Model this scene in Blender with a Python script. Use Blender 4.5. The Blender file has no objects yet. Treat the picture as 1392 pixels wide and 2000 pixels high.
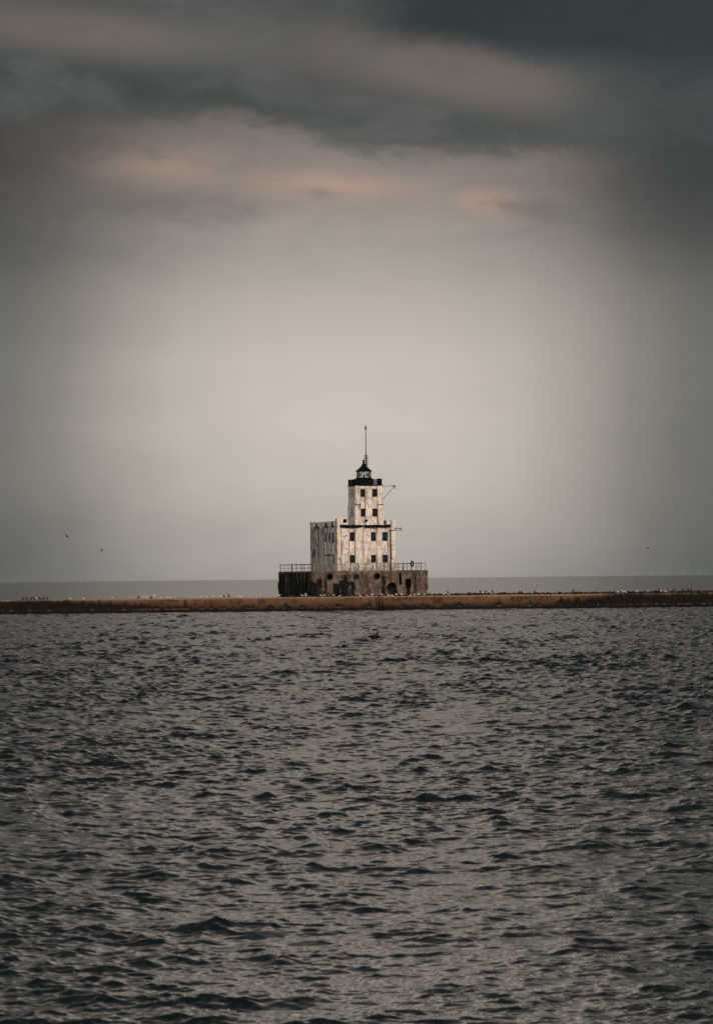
import bpy, bmesh, math, random
import numpy as np
from mathutils import Vector, Matrix, noise as mnoise

R = math.radians
random.seed(7)
rng = np.random.default_rng(11)
S = bpy.context.scene
COL = S.collection

# ------------------------------------------------------------------ camera geometry
F = 6350.0            # focal length in photograph pixels
CAMZ = 4.7
ROLL = R(0.61)
HORIZ = 1129.0
PITCH = math.atan((HORIZ - 1000.0) / F)


def upright(px, py):
    dx, dy = px - 696.0, 1000.0 - py
    return dx * math.cos(ROLL) + dy * math.sin(ROLL), -dx * math.sin(ROLL) + dy * math.cos(ROLL)


def world(px, py, dist):
    """point at the given distance that the photograph shows at pixel (px, py)"""
    X, Y = upright(px, py)
    return Vector((X / F * dist, dist, CAMZ + (Y + HORIZ - 1000.0) / F * dist))


def lin(r, g, b):
    f = lambda c: (c / 12.92) if c <= 0.04045 else ((c + 0.055) / 1.055) ** 2.4
    return (f(r / 255), f(g / 255), f(b / 255))


# ------------------------------------------------------------------ object helpers
def link(o, parent=None):
    COL.objects.link(o)
    if parent is not None:
        o.parent = parent
    return o


def tag(o, label=None, cat=None, group=None, kind=None):
    if label:
        o['label'] = label
    if cat:
        o['category'] = cat
    if group:
        o['group'] = group
    if kind:
        o['kind'] = kind
    return o


def empty(name, loc=(0, 0, 0), rz=0):
    o = bpy.data.objects.new(name, None)
    o.empty_display_size = 0.5
    o.location = loc
    o.rotation_euler = (0, 0, rz)
    return link(o)


class MB:
    """collects simple solids; build() links them as one mesh object"""
    def __init__(self):
        self.bm = bmesh.new()
        self.mi = 0

    def _mark(self, faces):
        for f in faces:
            f.material_index = self.mi

    def box(self, x0, x1, y0, y1, z0, z1, bev=0.0):
        m = Matrix.Translation(((x0 + x1) / 2, (y0 + y1) / 2, (z0 + z1) / 2)) @ Matrix.Diagonal((abs(x1 - x0), abs(y1 - y0), abs(z1 - z0), 1))
        r = bmesh.ops.create_cube(self.bm, size=1, matrix=m)
        fs = set()
        for v in r['verts']:
            fs.update(v.link_faces)
        self._mark(fs)
        if bev > 0:
            es = set()
            for v in r['verts']:
                es.update(v.link_edges)
            q = bmesh.ops.bevel(self.bm, geom=list(es), offset=bev, segments=1, affect='EDGES', profile=0.5)
            self._mark(q['faces'])
        return self

    def cone(self, c, r0, r1, h, seg=12, rot=0, caps=True):
        m = Matrix.Translation((c[0], c[1], c[2] + h / 2)) @ Matrix.Rotation(rot, 4, 'Z')
        r = bmesh.ops.create_cone(self.bm, cap_ends=caps, segments=seg, radius1=r0, radius2=r1, depth=h, matrix=m)
        fs = set()
        for v in r['verts']:
            fs.update(v.link_faces)
        self._mark(fs)
        return self

    def bar(self, a, b, rad, seg=6, rad2=None):
        a, b = Vector(a), Vector(b)
        d = b - a
        q = Vector((0, 0, 1)).rotation_difference(d.normalized())
        m = Matrix.Translation((a + b) / 2) @ q.to_matrix().to_4x4()
        r = bmesh.ops.create_cone(self.bm, cap_ends=True, segments=seg, radius1=rad, radius2=rad if rad2 is None else rad2, depth=d.length, matrix=m)
        fs = set()
        for v in r['verts']:
            fs.update(v.link_faces)
        self._mark(fs)
        return self

    def ball(self, c, rad, sub=2, scale=(1, 1, 1)):
        m = Matrix.Translation(c) @ Matrix.Diagonal((scale[0], scale[1], scale[2], 1))
        r = bmesh.ops.create_icosphere(self.bm, subdivisions=sub, radius=rad, matrix=m)
        fs = set()
        for v in r['verts']:
            fs.update(v.link_faces)
        self._mark(fs)
        return self

    def loft(self, rings, cap=True):
        """rings: list of lists of points, equal counts"""
        vs = [[self.bm.verts.new(p) for p in ring] for ring in rings]
        n = len(vs[0])
        fs = []
        for a, b in zip(vs, vs[1:]):
            for i in range(n):
                fs.append(self.bm.faces.new((a[i], a[(i + 1) % n], b[(i + 1) % n], b[i])))
        if cap:
            fs.append(self.bm.faces.new(vs[0][::-1]))
            fs.append(self.bm.faces.new(vs[-1]))
        self._mark(fs)
        return fs

    def prism(self, pts, y0, y1):
        """outline in the x-z plane pulled from y0 to y1"""
        self.loft([[(p[0], y0, p[1]) for p in pts], [(p[0], y1, p[1]) for p in pts]])
        return self

    def build(self, name, mats, parent=None, smooth=False):
        bmesh.ops.recalc_face_normals(self.bm, faces=self.bm.faces[:])
        me = bpy.data.meshes.new(name)
        self.bm.to_mesh(me)
        self.bm.free()
        for m in (mats if isinstance(mats, (list, tuple)) else [mats]):
            me.materials.append(m)
        if smooth:
            me.shade_smooth()
        return link(bpy.data.objects.new(name, me), parent)


# ------------------------------------------------------------------ node helpers
class G:
    def __init__(self, tree):
        self.t = tree
        self.n = tree.nodes
        self.l = tree.links

    def new(self, typ, **kw):
        nd = self.n.new(typ)
        for k, v in kw.items():
            setattr(nd, k, v)
        return nd

    def put(self, sock, v):
        if isinstance(v, E):
            v = v.s
        if isinstance(v, bpy.types.NodeSocket):
            self.l.new(v, sock)
        elif isinstance(v, (tuple, list)) and sock.type == 'RGBA' and len(v) == 3:
            sock.default_value = (*v, 1)
        else:
            sock.default_value = v

    def m(self, op, *a, clamp=False):
        nd = self.new('ShaderNodeMath', operation=op, use_clamp=clamp)
        for i, v in enumerate(a):
            self.put(nd.inputs[i], v)
        return E(self, nd.outputs[0])

    def vec(self, x, y, z):
        nd = self.new('ShaderNodeCombineXYZ')
        for i, v in enumerate((x, y, z)):
            self.put(nd.inputs[i], v)
        return nd.outputs[0]

    def sep(self, v):
        nd = self.new('ShaderNodeSeparateXYZ')
        self.put(nd.inputs[0], v)
        return [E(self, o) for o in nd.outputs]

    def noise(self, v, scale=1.0, detail=4.0, rough=0.55, dist=0.0):
        nd = self.new('ShaderNodeTexNoise')
        self.put(nd.inputs['Vector'], v)
        nd.inputs['Scale'].default_value = scale
        nd.inputs['Detail'].default_value = detail
        nd.inputs['Roughness'].default_value = rough
        nd.inputs['Distortion'].default_value = dist
        return E(self, nd.outputs['Fac'])

    def step(self, x, a, b):
        """smoothstep from a to b"""
        nd = self.new('ShaderNodeMapRange', interpolation_type='SMOOTHSTEP', clamp=True)
        self.put(nd.inputs['Value'], x)
        if a < b:
            lo, hi, o0, o1 = a, b, 0, 1
        else:
            lo, hi, o0, o1 = b, a, 1, 0
        nd.inputs['From Min'].default_value = lo
        nd.inputs['From Max'].default_value = hi
        nd.inputs['To Min'].default_value = o0
        nd.inputs['To Max'].default_value = o1
        return E(self, nd.outputs['Result'])

    def mix(self, f, a, b, blend='MIX'):
        nd = self.new('ShaderNodeMix', data_type='RGBA', blend_type=blend)
        self.put(nd.inputs[0], f)
        self.put(nd.inputs[6], a)
        self.put(nd.inputs[7], b)
        return nd.outputs[2]

    def ramp(self, x, stops, interp='EASE'):
        nd = self.new('ShaderNodeValToRGB')
        cr = nd.color_ramp
        cr.interpolation = interp
        while len(cr.elements) < len(stops):
            cr.elements.new(0.5)
        for e, (p, c) in zip(cr.elements, stops):
            e.position = p
            e.color = (*c, 1)
        self.put(nd.inputs[0], x)
        return nd.outputs[0]

    def scale(self, c, f):
        nd = self.new('ShaderNodeVectorMath', operation='SCALE')
        self.put(nd.inputs[0], c)
        self.put(nd.inputs['Scale'], f)
        return nd.outputs[0]

    def oval(self, X, Y, cx, cy, rx, ry, wob=0.0, soft=(1.3, 0.3), slope=0.0):
        """1 inside a soft oval; wob is added to its distance, slope tilts it"""
        x = (X - cx)
        y = (Y - cy) - x * slope
        d = self.m('SQRT', (x * (1 / rx)) * (x * (1 / rx)) + (y * (1 / ry)) * (y * (1 / ry))) + wob
        return self.step(d, soft[0], soft[1])

    def rect(self, x, z, x0, x1, z0, z1, wob, soft=0.12):
        a = self.m('MINIMUM', x - x0, (x * -1) + x1)
        b = self.m('MINIMUM', z - z0, (z * -1) + z1)
        return self.step(self.m('MINIMUM', a, b) + wob, -soft, soft)


class E:
    def __init__(self, g, s):
        self.g, self.s = g, s

    def __add__(self, o): return self.g.m('ADD', self, o)
    def __sub__(self, o): return self.g.m('SUBTRACT', self, o)
    def __mul__(self, o): return self.g.m('MULTIPLY', self, o)
    def __truediv__(self, o): return self.g.m('DIVIDE', self, o)
    __radd__ = __add__
    __rmul__ = __mul__


def material(name):
    m = bpy.data.materials.new(name)
    m.use_nodes = True
    g = G(m.node_tree)
    b = m.node_tree.nodes['Principled BSDF']
    b.inputs['Specular IOR Level'].default_value = 0.06
    return m, g, b


def obj_coords(g):
    tc = g.new('ShaderNodeTexCoord')
    return tc.outputs['Object'], g.sep(tc.outputs['Object'])


def bump(g, b, h, strength, dist):
    nd = g.new('ShaderNodeBump')
    nd.inputs['Strength'].default_value = strength
    nd.inputs['Distance'].default_value = dist
    g.put(nd.inputs['Height'], h)
    g.l.new(nd.outputs[0], b.inputs['Normal'])


def plain(name, col, rough=0.6, var=0.35, scale=3.0, metallic=0.0):
    m, g, b = material(name)
    o, (x, y, z) = obj_coords(g)
    n = g.noise(o, scale, 5, 0.6)
    g.put(b.inputs['Base Color'], g.mix(g.step(n, 0.3, 0.7), tuple(c * (1 - var) for c in col), tuple(min(1, c * (1 + var)) for c in col)))
    b.inputs['Roughness'].default_value = rough
    b.inputs['Metallic'].default_value = metallic
    return m


# ------------------------------------------------------------------ materials
M = {}


def make_materials():
    # weathered white paint of the house and the tower; the left wall has lost most of its paint
    m, g, b = material('weathered_paint')
    o, (u, v, z) = obj_coords(g)
    streak = g.noise(g.vec(u * 2.6, v * 2.6, z * 0.28), 1.0, 6, 0.62)
    blotch = g.noise(o, 1.15, 7, 0.66, 0.6)
    fine = g.noise(o, 7.0, 5, 0.6)
    paint = g.mix(g.step(blotch, 0.36, 0.58), (0.50, 0.435, 0.375), (0.80, 0.75, 0.695))
    # rust and dirt runs
    rust = g.step(streak + (fine - 0.5) * 0.35, 0.525, 0.66)
    paint = g.mix(rust * 0.8, paint, (0.20, 0.115, 0.072))
    # peeled patches low on the walls and here and there
    low = g.step(z, 9.5, 6.2)
    peel = g.step(blotch + low * 0.13 + (fine - 0.5) * 0.2, 0.60, 0.66)
    paint = g.mix(peel * 0.8, paint, (0.20, 0.175, 0.155))
    # pour joint lines of the concrete
    line = g.step(g.m('ABSOLUTE', z - 9.03 + (fine - 0.5) * 0.12), 0.05, 0.015)
    paint = g.mix(line * 0.6, paint, (0.25, 0.16, 0.11))
    # grime in thin vertical runs, as if washed down the joints
    runs = g.step(g.noise(g.vec(u * 7.0, v * 7.0, z * 0.22), 1.0, 4, 0.6), 0.57, 0.68)
    paint = g.mix(runs * 0.55, paint, (0.17, 0.13, 0.105))
    scuff = g.step(g.noise(g.vec(u * 2.2, v * 2.2, z * 1.3), 1.0, 7, 0.7), 0.575, 0.655)
    paint = g.mix(scuff * 0.75, paint, (0.19, 0.18, 0.175))
    # dark joints beside the pilasters
    jn = None
    for uj in (0.615, 1.90, 2.84, 4.095, 5.27, 6.19, 7.08, 8.02, 3.85, 4.59, 5.66, 6.53):
        zz = g.step(z, 12.75, 12.6) if uj not in (3.85, 4.59, 5.66, 6.53) else g.step(z, 12.8, 13.0)
        k_ = g.step(g.m('ABSOLUTE', u - uj + (fine - 0.5) * 0.06), 0.075, 0.02) * zz
        jn = k_ if jn is None else g.m('MAXIMUM', jn, k_)
    paint = g.mix(jn * g.step(blotch + streak, 0.75, 1.05) * 0.8, paint, (0.11, 0.075, 0.055))
    # bare left wall of the house
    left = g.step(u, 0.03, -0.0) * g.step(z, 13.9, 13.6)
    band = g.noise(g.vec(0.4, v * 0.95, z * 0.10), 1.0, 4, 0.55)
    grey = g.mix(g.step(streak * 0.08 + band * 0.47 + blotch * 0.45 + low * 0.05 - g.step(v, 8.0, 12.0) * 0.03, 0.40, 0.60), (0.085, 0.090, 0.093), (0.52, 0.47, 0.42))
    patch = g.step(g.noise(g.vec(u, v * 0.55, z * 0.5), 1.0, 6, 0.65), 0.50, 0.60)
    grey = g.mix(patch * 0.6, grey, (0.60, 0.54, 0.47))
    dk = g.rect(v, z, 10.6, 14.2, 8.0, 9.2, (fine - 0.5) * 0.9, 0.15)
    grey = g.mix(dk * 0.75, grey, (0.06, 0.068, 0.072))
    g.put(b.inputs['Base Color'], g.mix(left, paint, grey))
    b.inputs['Roughness'].default_value = 0.75
    bump(g, b, blotch * 0.6 + fine * 0.4, 0.35, 0.03)
    M['paint'] = m

    # stained concrete of the pier
    m, g, b = material('stained_concrete')
    o, (u, v, z) = obj_coords(g)
    streak = g.noise(g.vec(u * 1.5, v * 0.55, z * 0.16), 1.0, 6, 0.62)
    blotch = g.noise(o, 0.62, 7, 0.66, 0.5)
    fine = g.noise(o, 5.0, 6, 0.62)
    mid_n = g.noise(g.vec(u * 1.3, v * 1.3, z * 0.9), 1.0, 7, 0.68, 0.4)
    base = g.mix(g.step(blotch, 0.3, 0.7), (0.050, 0.037, 0.029), (0.185, 0.145, 0.114))
    base = g.mix(g.step(streak, 0.46, 0.62) * 0.7, base, (0.045, 0.034, 0.028))
    base = g.mix(g.step(mid_n, 0.52, 0.64) * 0.55, base, (0.26, 0.205, 0.16))
    base = g.mix(g.step(mid_n, 0.46, 0.36) * 0.75, base, (0.03, 0.023, 0.019))
    wob = (fine - 0.5) * 0.9 + (blotch - 0.5) * 1.0 + (mid_n - 0.5) * 2.6
    black = (0.0022, 0.0042, 0.0050)
    stain = g.rect(u, z, 3.35, 4.45, -2, 3.85, wob * 0.5)
    for (a, c, z0, z1) in ((4.4, 5.45, -2, 4.35), (5.4, 6.72, -2, 4.15), (4.95, 5.5, 4.2, 5.25), (0.0, 0.9, -2, 4.2), (0.85, 1.6, 3.4, 4.6), (10.95, 11.5, 1.5, 5.0), (14.85, 15.3, -1, 3.0), (16.1, 16.4, 1.0, 5.2), (6.6, 7.4, 4.6, 5.3)):
        stain = g.m('MAXIMUM', stain, g.rect(u, z, a, c, z0, z1, wob * 0.6))
    # a lighter island left inside the black patch
    isl = g.rect(u, z, 5.75, 6.1, 2.0, 3.5, wob * 0.6, 0.3)
    stain = stain * (g.m('SUBTRACT', 1.0, isl * 0.8))
    # damp foot, higher on the left half
    foot = g.step(z + wob * 0.9 - g.step(u, 8.5, 3.0) * 0.75, 1.9, 1.2)
    stain = g.m('MAXIMUM', stain, foot)
    mid = g.step(u, 7.5, 4.0) * g.step(streak + (blotch - 0.5) * 0.6 + (z * -0.045), 0.30, 0.48)
    stain = g.m('MAXIMUM', stain, mid * 0.85)
    # the left wall of the pier is black with weed except for pale runs
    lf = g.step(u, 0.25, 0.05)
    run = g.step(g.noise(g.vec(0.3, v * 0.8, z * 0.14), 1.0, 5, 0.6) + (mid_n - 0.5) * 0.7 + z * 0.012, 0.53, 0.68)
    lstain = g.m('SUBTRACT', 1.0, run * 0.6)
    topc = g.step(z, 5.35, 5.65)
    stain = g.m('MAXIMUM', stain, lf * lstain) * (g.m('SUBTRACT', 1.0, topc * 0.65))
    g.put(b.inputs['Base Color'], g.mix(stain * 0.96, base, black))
    b.inputs['Roughness'].default_value = 0.85
    bump(g, b, blotch * 0.7 + fine * 0.3, 0.6, 0.12)
    M['pier'] = m

    # breakwater wall: rust-brown concrete, black weed with a ragged upper edge, painted darkening at each end
    m, g, b = material('rusty_concrete')
    o, (x, y, z) = obj_coords(g)
    streak = g.noise(g.vec(x * 0.9, 0.0, z * 0.22), 1.0, 6, 0.65)
    blotch = g.noise(g.vec(x * 0.22, 0.0, z * 0.75), 1.0, 6, 0.62, 0.4)
    fine = g.noise(g.vec(x * 3, y * 3, z * 3), 1.0, 6, 0.62)
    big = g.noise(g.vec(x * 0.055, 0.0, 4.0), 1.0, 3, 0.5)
    base = g.mix(g.step(streak * 0.5 + blotch * 0.5, 0.34, 0.66), (0.048, 0.022, 0.010), (0.180, 0.106, 0.062))
    base = g.mix(g.step(fine, 0.55, 0.75) * 0.5, base, (0.22, 0.145, 0.092))
    base = g.mix(g.step(streak + (fine - 0.5) * 0.5, 0.53, 0.68) * 0.7, base, (0.055, 0.030, 0.018))
    # sky light on the rounded lip, painted as a paler colour
    lip_light = g.step(z + (fine - 0.5) * 0.25, 1.78, 1.97)
    base = g.mix(lip_light * 0.85, base, (0.32, 0.22, 0.15))
    # weed of varying height, plus vignette darkening painted in toward each end
    vignette_ends = g.m('MAXIMUM', g.step(x, -25.0, -46.0), g.step(x, 24.0, 40.0))
    h = (streak - 0.5) * 2.6 + (blotch - 0.5) * 1.9 + (big - 0.5) * 1.3 + vignette_ends * 1.3 + 0.72
    weed_vignette = g.step(z - h, 0.55, -0.40)
    foot = g.step(z + (fine - 0.5) * 0.10 + (streak - 0.5) * 0.2, 0.30, 0.18)
    redl = g.step(g.m('ABSOLUTE', z - 0.44 + (fine - 0.5) * 0.1), 0.14, 0.05) * g.step(big + streak * 1.6, 1.32, 1.46)
    base = g.mix(weed_vignette * 0.94, base, (0.0045, 0.0055, 0.0055))
    base = g.mix(redl * 0.5, base, (0.17, 0.085, 0.06))
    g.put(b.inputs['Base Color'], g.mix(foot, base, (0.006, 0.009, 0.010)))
    b.inputs['Roughness'].default_value = 0.8
    bump(g, b, blotch * 0.5 + fine * 0.5, 0.5, 0.06)
    M['wall'] = m

    M['rubble'] = plain('rubble_stone', (0.040, 0.026, 0.018), 0.9, 0.6, 1.3)
    M['black'] = plain('black_paint', (0.0020, 0.0036, 0.0042), 0.7, 0.4, 2.5)
    M['tar'] = plain('black_coping', (0.0024, 0.0040, 0.0046), 0.7, 0.5, 3.5)
    M['panel'] = plain('grey_metal_panel', (0.10, 0.115, 0.125), 0.5, 0.3, 3)
    M['iron'] = plain('rusted_iron', (0.035, 0.026, 0.022), 0.7, 0.5, 9)
    M['rail'] = plain('weathered_rail', (0.17, 0.165, 0.145), 0.6, 0.5, 5)
    M['red'] = plain('red_paint', (0.16, 0.014, 0.012), 0.6, 0.3, 6)
    M['frame'] = plain('window_frame_paint', (0.045, 0.05, 0.055), 0.6, 0.3, 6)
    M['white'] = plain('gull_white', (0.56, 0.53, 0.48), 0.7, 0.06, 9)
    M['grey'] = plain('gull_grey', (0.42, 0.42, 0.43), 0.7, 0.1, 9)
    M['dark'] = plain('dark_plumage', (0.010, 0.010, 0.010), 0.5, 0.4, 9)
    M['bill'] = plain('yellow_bill', (0.45, 0.28, 0.05), 0.5, 0.1, 9)

    m, g, b = material('dark_window_glass')
    o, (x, y, z) = obj_coords(g)
    n = g.noise(o, 1.7, 3, 0.5)
    g.put(b.inputs['Base Color'], g.mix(g.step(n, 0.4, 0.65), (0.003, 0.0055, 0.007), (0.009, 0.016, 0.021)))
    b.inputs['Roughness'].default_value = 0.25
    b.inputs['Specular IOR Level'].default_value = 0.06
    M['glass'] = m

    m, g, b = material('lantern_glass')
    b.inputs['Base Color'].default_value = (0.93, 0.92, 0.88, 1)
    b.inputs['Roughness'].default_value = 0.02
    b.inputs['IOR'].default_value = 1.08
    b.inputs['Transmission Weight'].default_value = 1.0
    M['lantern'] = m

    m, g, b = material('lake_water')
    at = g.new('ShaderNodeAttribute')
    at.attribute_name = 'chop'
    b.inputs['Base Color'].default_value = (0.0045, 0.0090, 0.0105, 1)
    b.inputs['Specular IOR Level'].default_value = 0.5
    b.inputs['IOR'].default_value = 1.333
    g.put(b.inputs['Roughness'], at.outputs['Fac'])
    M['water'] = m


# ------------------------------------------------------------------ sky
SUN_AZ = R(42)        # to the right of straight behind the camera
SUN_EL = R(24)


def make_world():
    w = bpy.data.worlds.new('World')
    S.world = w
    w.use_nodes = True
    g = G(w.node_tree)
    bg = w.node_tree.nodes['Background']
    tc = g.new('ShaderNodeTexCoord')
    dx, dy, dz = g.sep(tc.outputs['Generated'])
    az = g.m('ARCTAN2', dx, dy)
    el = g.m('ARCSINE', dz)
    X = az * 6.35
    Y = el * 6.35
    wa = g.noise(g.vec(X * 2.4, Y * 4.6, 1.3), 1.0, 9, 0.60, 0.35) - 0.5
    wb = g.noise(g.vec(X * 5.5, Y * 11.0, 7.7), 1.0, 9, 0.64, 0.5) - 0.5
    wc = g.noise(g.vec(X * 1.1, Y * 3.0, 3.1), 1.0, 4, 0.5) - 0.5
    # thin bright overcast under the deck
    Yw = Y + wa * 0.10 + wb * 0.035
    low = g.ramp(g.m('MULTIPLY', Yw, 1 / 1.2, clamp=True), [
        (0.00, lin(170, 163, 156)), (0.05, lin(180, 173, 165)), (0.13, lin(194, 185, 175)), (0.25, lin(203, 193, 182)),
        (0.36, lin(199, 189, 178)), (0.46, lin(182, 172, 162)), (0.55, lin(158, 149, 141)), (0.64, lin(140, 129, 121)), (0.74, lin(128, 117, 110))], 'LINEAR')
    # vignette put into the sky colour: darker to both sides of the lighthouse
    Xa = g.m('ABSOLUTE', X + 0.01 + wc * 0.16 + wa * 0.05)
    fall = g.ramp(g.m('MULTIPLY', Xa, 1 / 1.2, clamp=True), [
        (0.00, (1, 1, 1)), (0.14, (0.97, 0.97, 0.97)), (0.26, (0.86, 0.86, 0.86)), (0.36, (0.67, 0.675, 0.68)), (0.46, (0.43, 0.448, 0.455)),
        (0.54, (0.315, 0.338, 0.345)), (0.64, (0.225, 0.25, 0.26)), (1.0, (0.22, 0.23, 0.24))], 'LINEAR')
    low = g.mix(1.0, low, fall, 'MULTIPLY')
    # warm glows and grey wisps just under the deck
    glow = g.oval(X, Y, -0.03, 0.765, 0.26, 0.045, wa * 1.6 + wb * 1.2, (1.2, 0.1), -0.06)
    glow = g.m('MAXIMUM', glow, g.oval(X, Y, 0.26, 0.728, 0.10, 0.040, wa * 1.6 + wb * 1.4, (1.2, 0.1), -0.1))
    glow = g.m('MAXIMUM', glow, g.oval(X, Y, -0.36, 0.80, 0.22, 0.06, wa * 2 + wb, (1.2, 0.1), 0.0) * 0.5)
    glow = glow * g.step(wb + wa * 0.4, -0.16, 0.10)
    low = g.mix(glow * 0.85, low, lin(170, 144, 128))
    wisp = g.oval(X, Y, -0.06, 0.75, 0.075, 0.024, wa * 2.2 + wb * 2.2, (1.3, 0.1), -0.1)
    wisp = g.m('MAXIMUM', wisp, g.oval(X, Y, 0.34, 0.715, 0.12, 0.030, wa * 2.2 + wb * 2.2, (1.3, 0.1), -0.05))
    wisp = g.m('MAXIMUM', wisp, g.oval(X, Y, -0.36, 0.735, 0.28, 0.040, wa * 2.6 + wb * 2.0, (1.3, 0.1), -0.12) * 0.7)
    low = g.mix(wisp * 0.55, low, lin(112, 106, 101))
    # dark deck with ragged lower edge
    edge = (g.step(X, -0.30, 0.25) * -0.055) + 0.872
    t = Y - edge + wa * 0.16 + wb * 0.13
    deck_m = g.step(t, -0.018, 0.046)
    mott = g.step(wa + wb * 0.7, -0.22, 0.22)
    deck = g.mix(mott, lin(67, 72, 71), lin(84, 85, 82))
    p1 = g.oval(X, Y, 0.22, 0.975, 0.29, 0.070, wa * 1.9 + wb * 1.4, (1.35, 0.15), -0.20)
    p2 = g.oval(X, Y, -0.50, 1.060, 0.36, 0.055, wa * 1.9 + wb * 1.4, (1.3, 0.1), -0.10)
    p3 = g.oval(X, Y, -0.10, 1.030, 0.30, 0.10, wa * 1.9 + wb * 1.2, (1.3, 0.1), -0.25)
    deck = g.mix(p3 * 0.4, deck, lin(104, 98, 93))
    deck = g.mix(p1 * 0.8, deck, lin(120, 107, 100))
    deck = g.mix(p2 * 0.8, deck, lin(116, 104, 97))
    tr = g.step(Y + X * 0.10 + wa * 0.10 + wb * 0.05, 1.015, 1.085) * g.step(X + wa * 0.3, -0.06, 0.16)
    deck = g.mix(tr * 0.95, deck, lin(47, 54, 56))
    side = g.step(X + wa * 0.2, 0.36, 0.66) * g.step(Y, 0.5, 0.8)
    sky = g.mix(deck_m, low, deck)
    tex = g.m('MULTIPLY_ADD', (wb * 0.7 + wa * 1.1), g.m('MULTIPLY_ADD', g.step(Y, 0.50, 0.72), 0.60, 0.10), 1.0)
    sky = g.scale(sky, tex)
    sky = g.mix(side * 0.62, sky, lin(52, 59, 61))
    # above the view: bright band added to lighten the water, dim grey beyond
    hi = g.ramp(g.m('MULTIPLY', el, 1 / 1.571, clamp=True), [(0.12, (1.50, 1.24, 1.05)), (0.15, (1.10, 0.915, 0.78)), (0.185, (0.40, 0.345, 0.305)), (0.235, (0.20, 0.185, 0.17)), (0.33, (0.11, 0.113, 0.114)), (0.5, (0.085, 0.092, 0.096)), (1.0, lin(80, 84, 86))], 'LINEAR')
    hi = g.mix(g.step(g.m('ABSOLUTE', az), 0.6, 0.2), hi, g.mix(0.92, hi, g.mix(1.0, hi, fall, 'MULTIPLY')))
    sky = g.mix(g.step(Y + wa * 0.15, 1.20, 1.36), sky, hi)
    # the rest of the overcast round the compass
    back = g.mix(g.step(wc, -0.2, 0.2), (0.58, 0.545, 0.51), (0.80, 0.74, 0.68))
    sky = g.mix(g.step(g.m('ABSOLUTE', az), 0.35, 1.5) * g.step(el, 1.2, 0.6), sky, back)
    nis = g.new('ShaderNodeTexSky', sky_type='NISHITA')
    nis.sun_disc = False
    nis.sun_elevation = SUN_EL
    nis.sun_rotation = math.pi - SUN_AZ
    nis.air_density = 1.0
    nis.dust_density = 2.0
    cloud = g.scale(sky, 1 / 0.1 * 0.60)
    g.put(bg.inputs['Color'], g.mix(0.988, nis.outputs[0], cloud))
    bg.inputs['Strength'].default_value = 0.1

    sun = bpy.data.lights.new('sun', 'SUN')
    sun.energy = 1.4
    sun.angle = R(10)
    sun.color = (1.0, 0.80, 0.66)
    so = link(bpy.data.objects.new('sun', sun))
    d = Vector((math.sin(SUN_AZ) * math.cos(SUN_EL), -math.cos(SUN_AZ) * math.cos(SUN_EL), math.sin(SUN_EL)))
    so.rotation_euler = d.to_track_quat('Z', 'Y').to_euler()
    so.location = (60, -60, 80)


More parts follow.
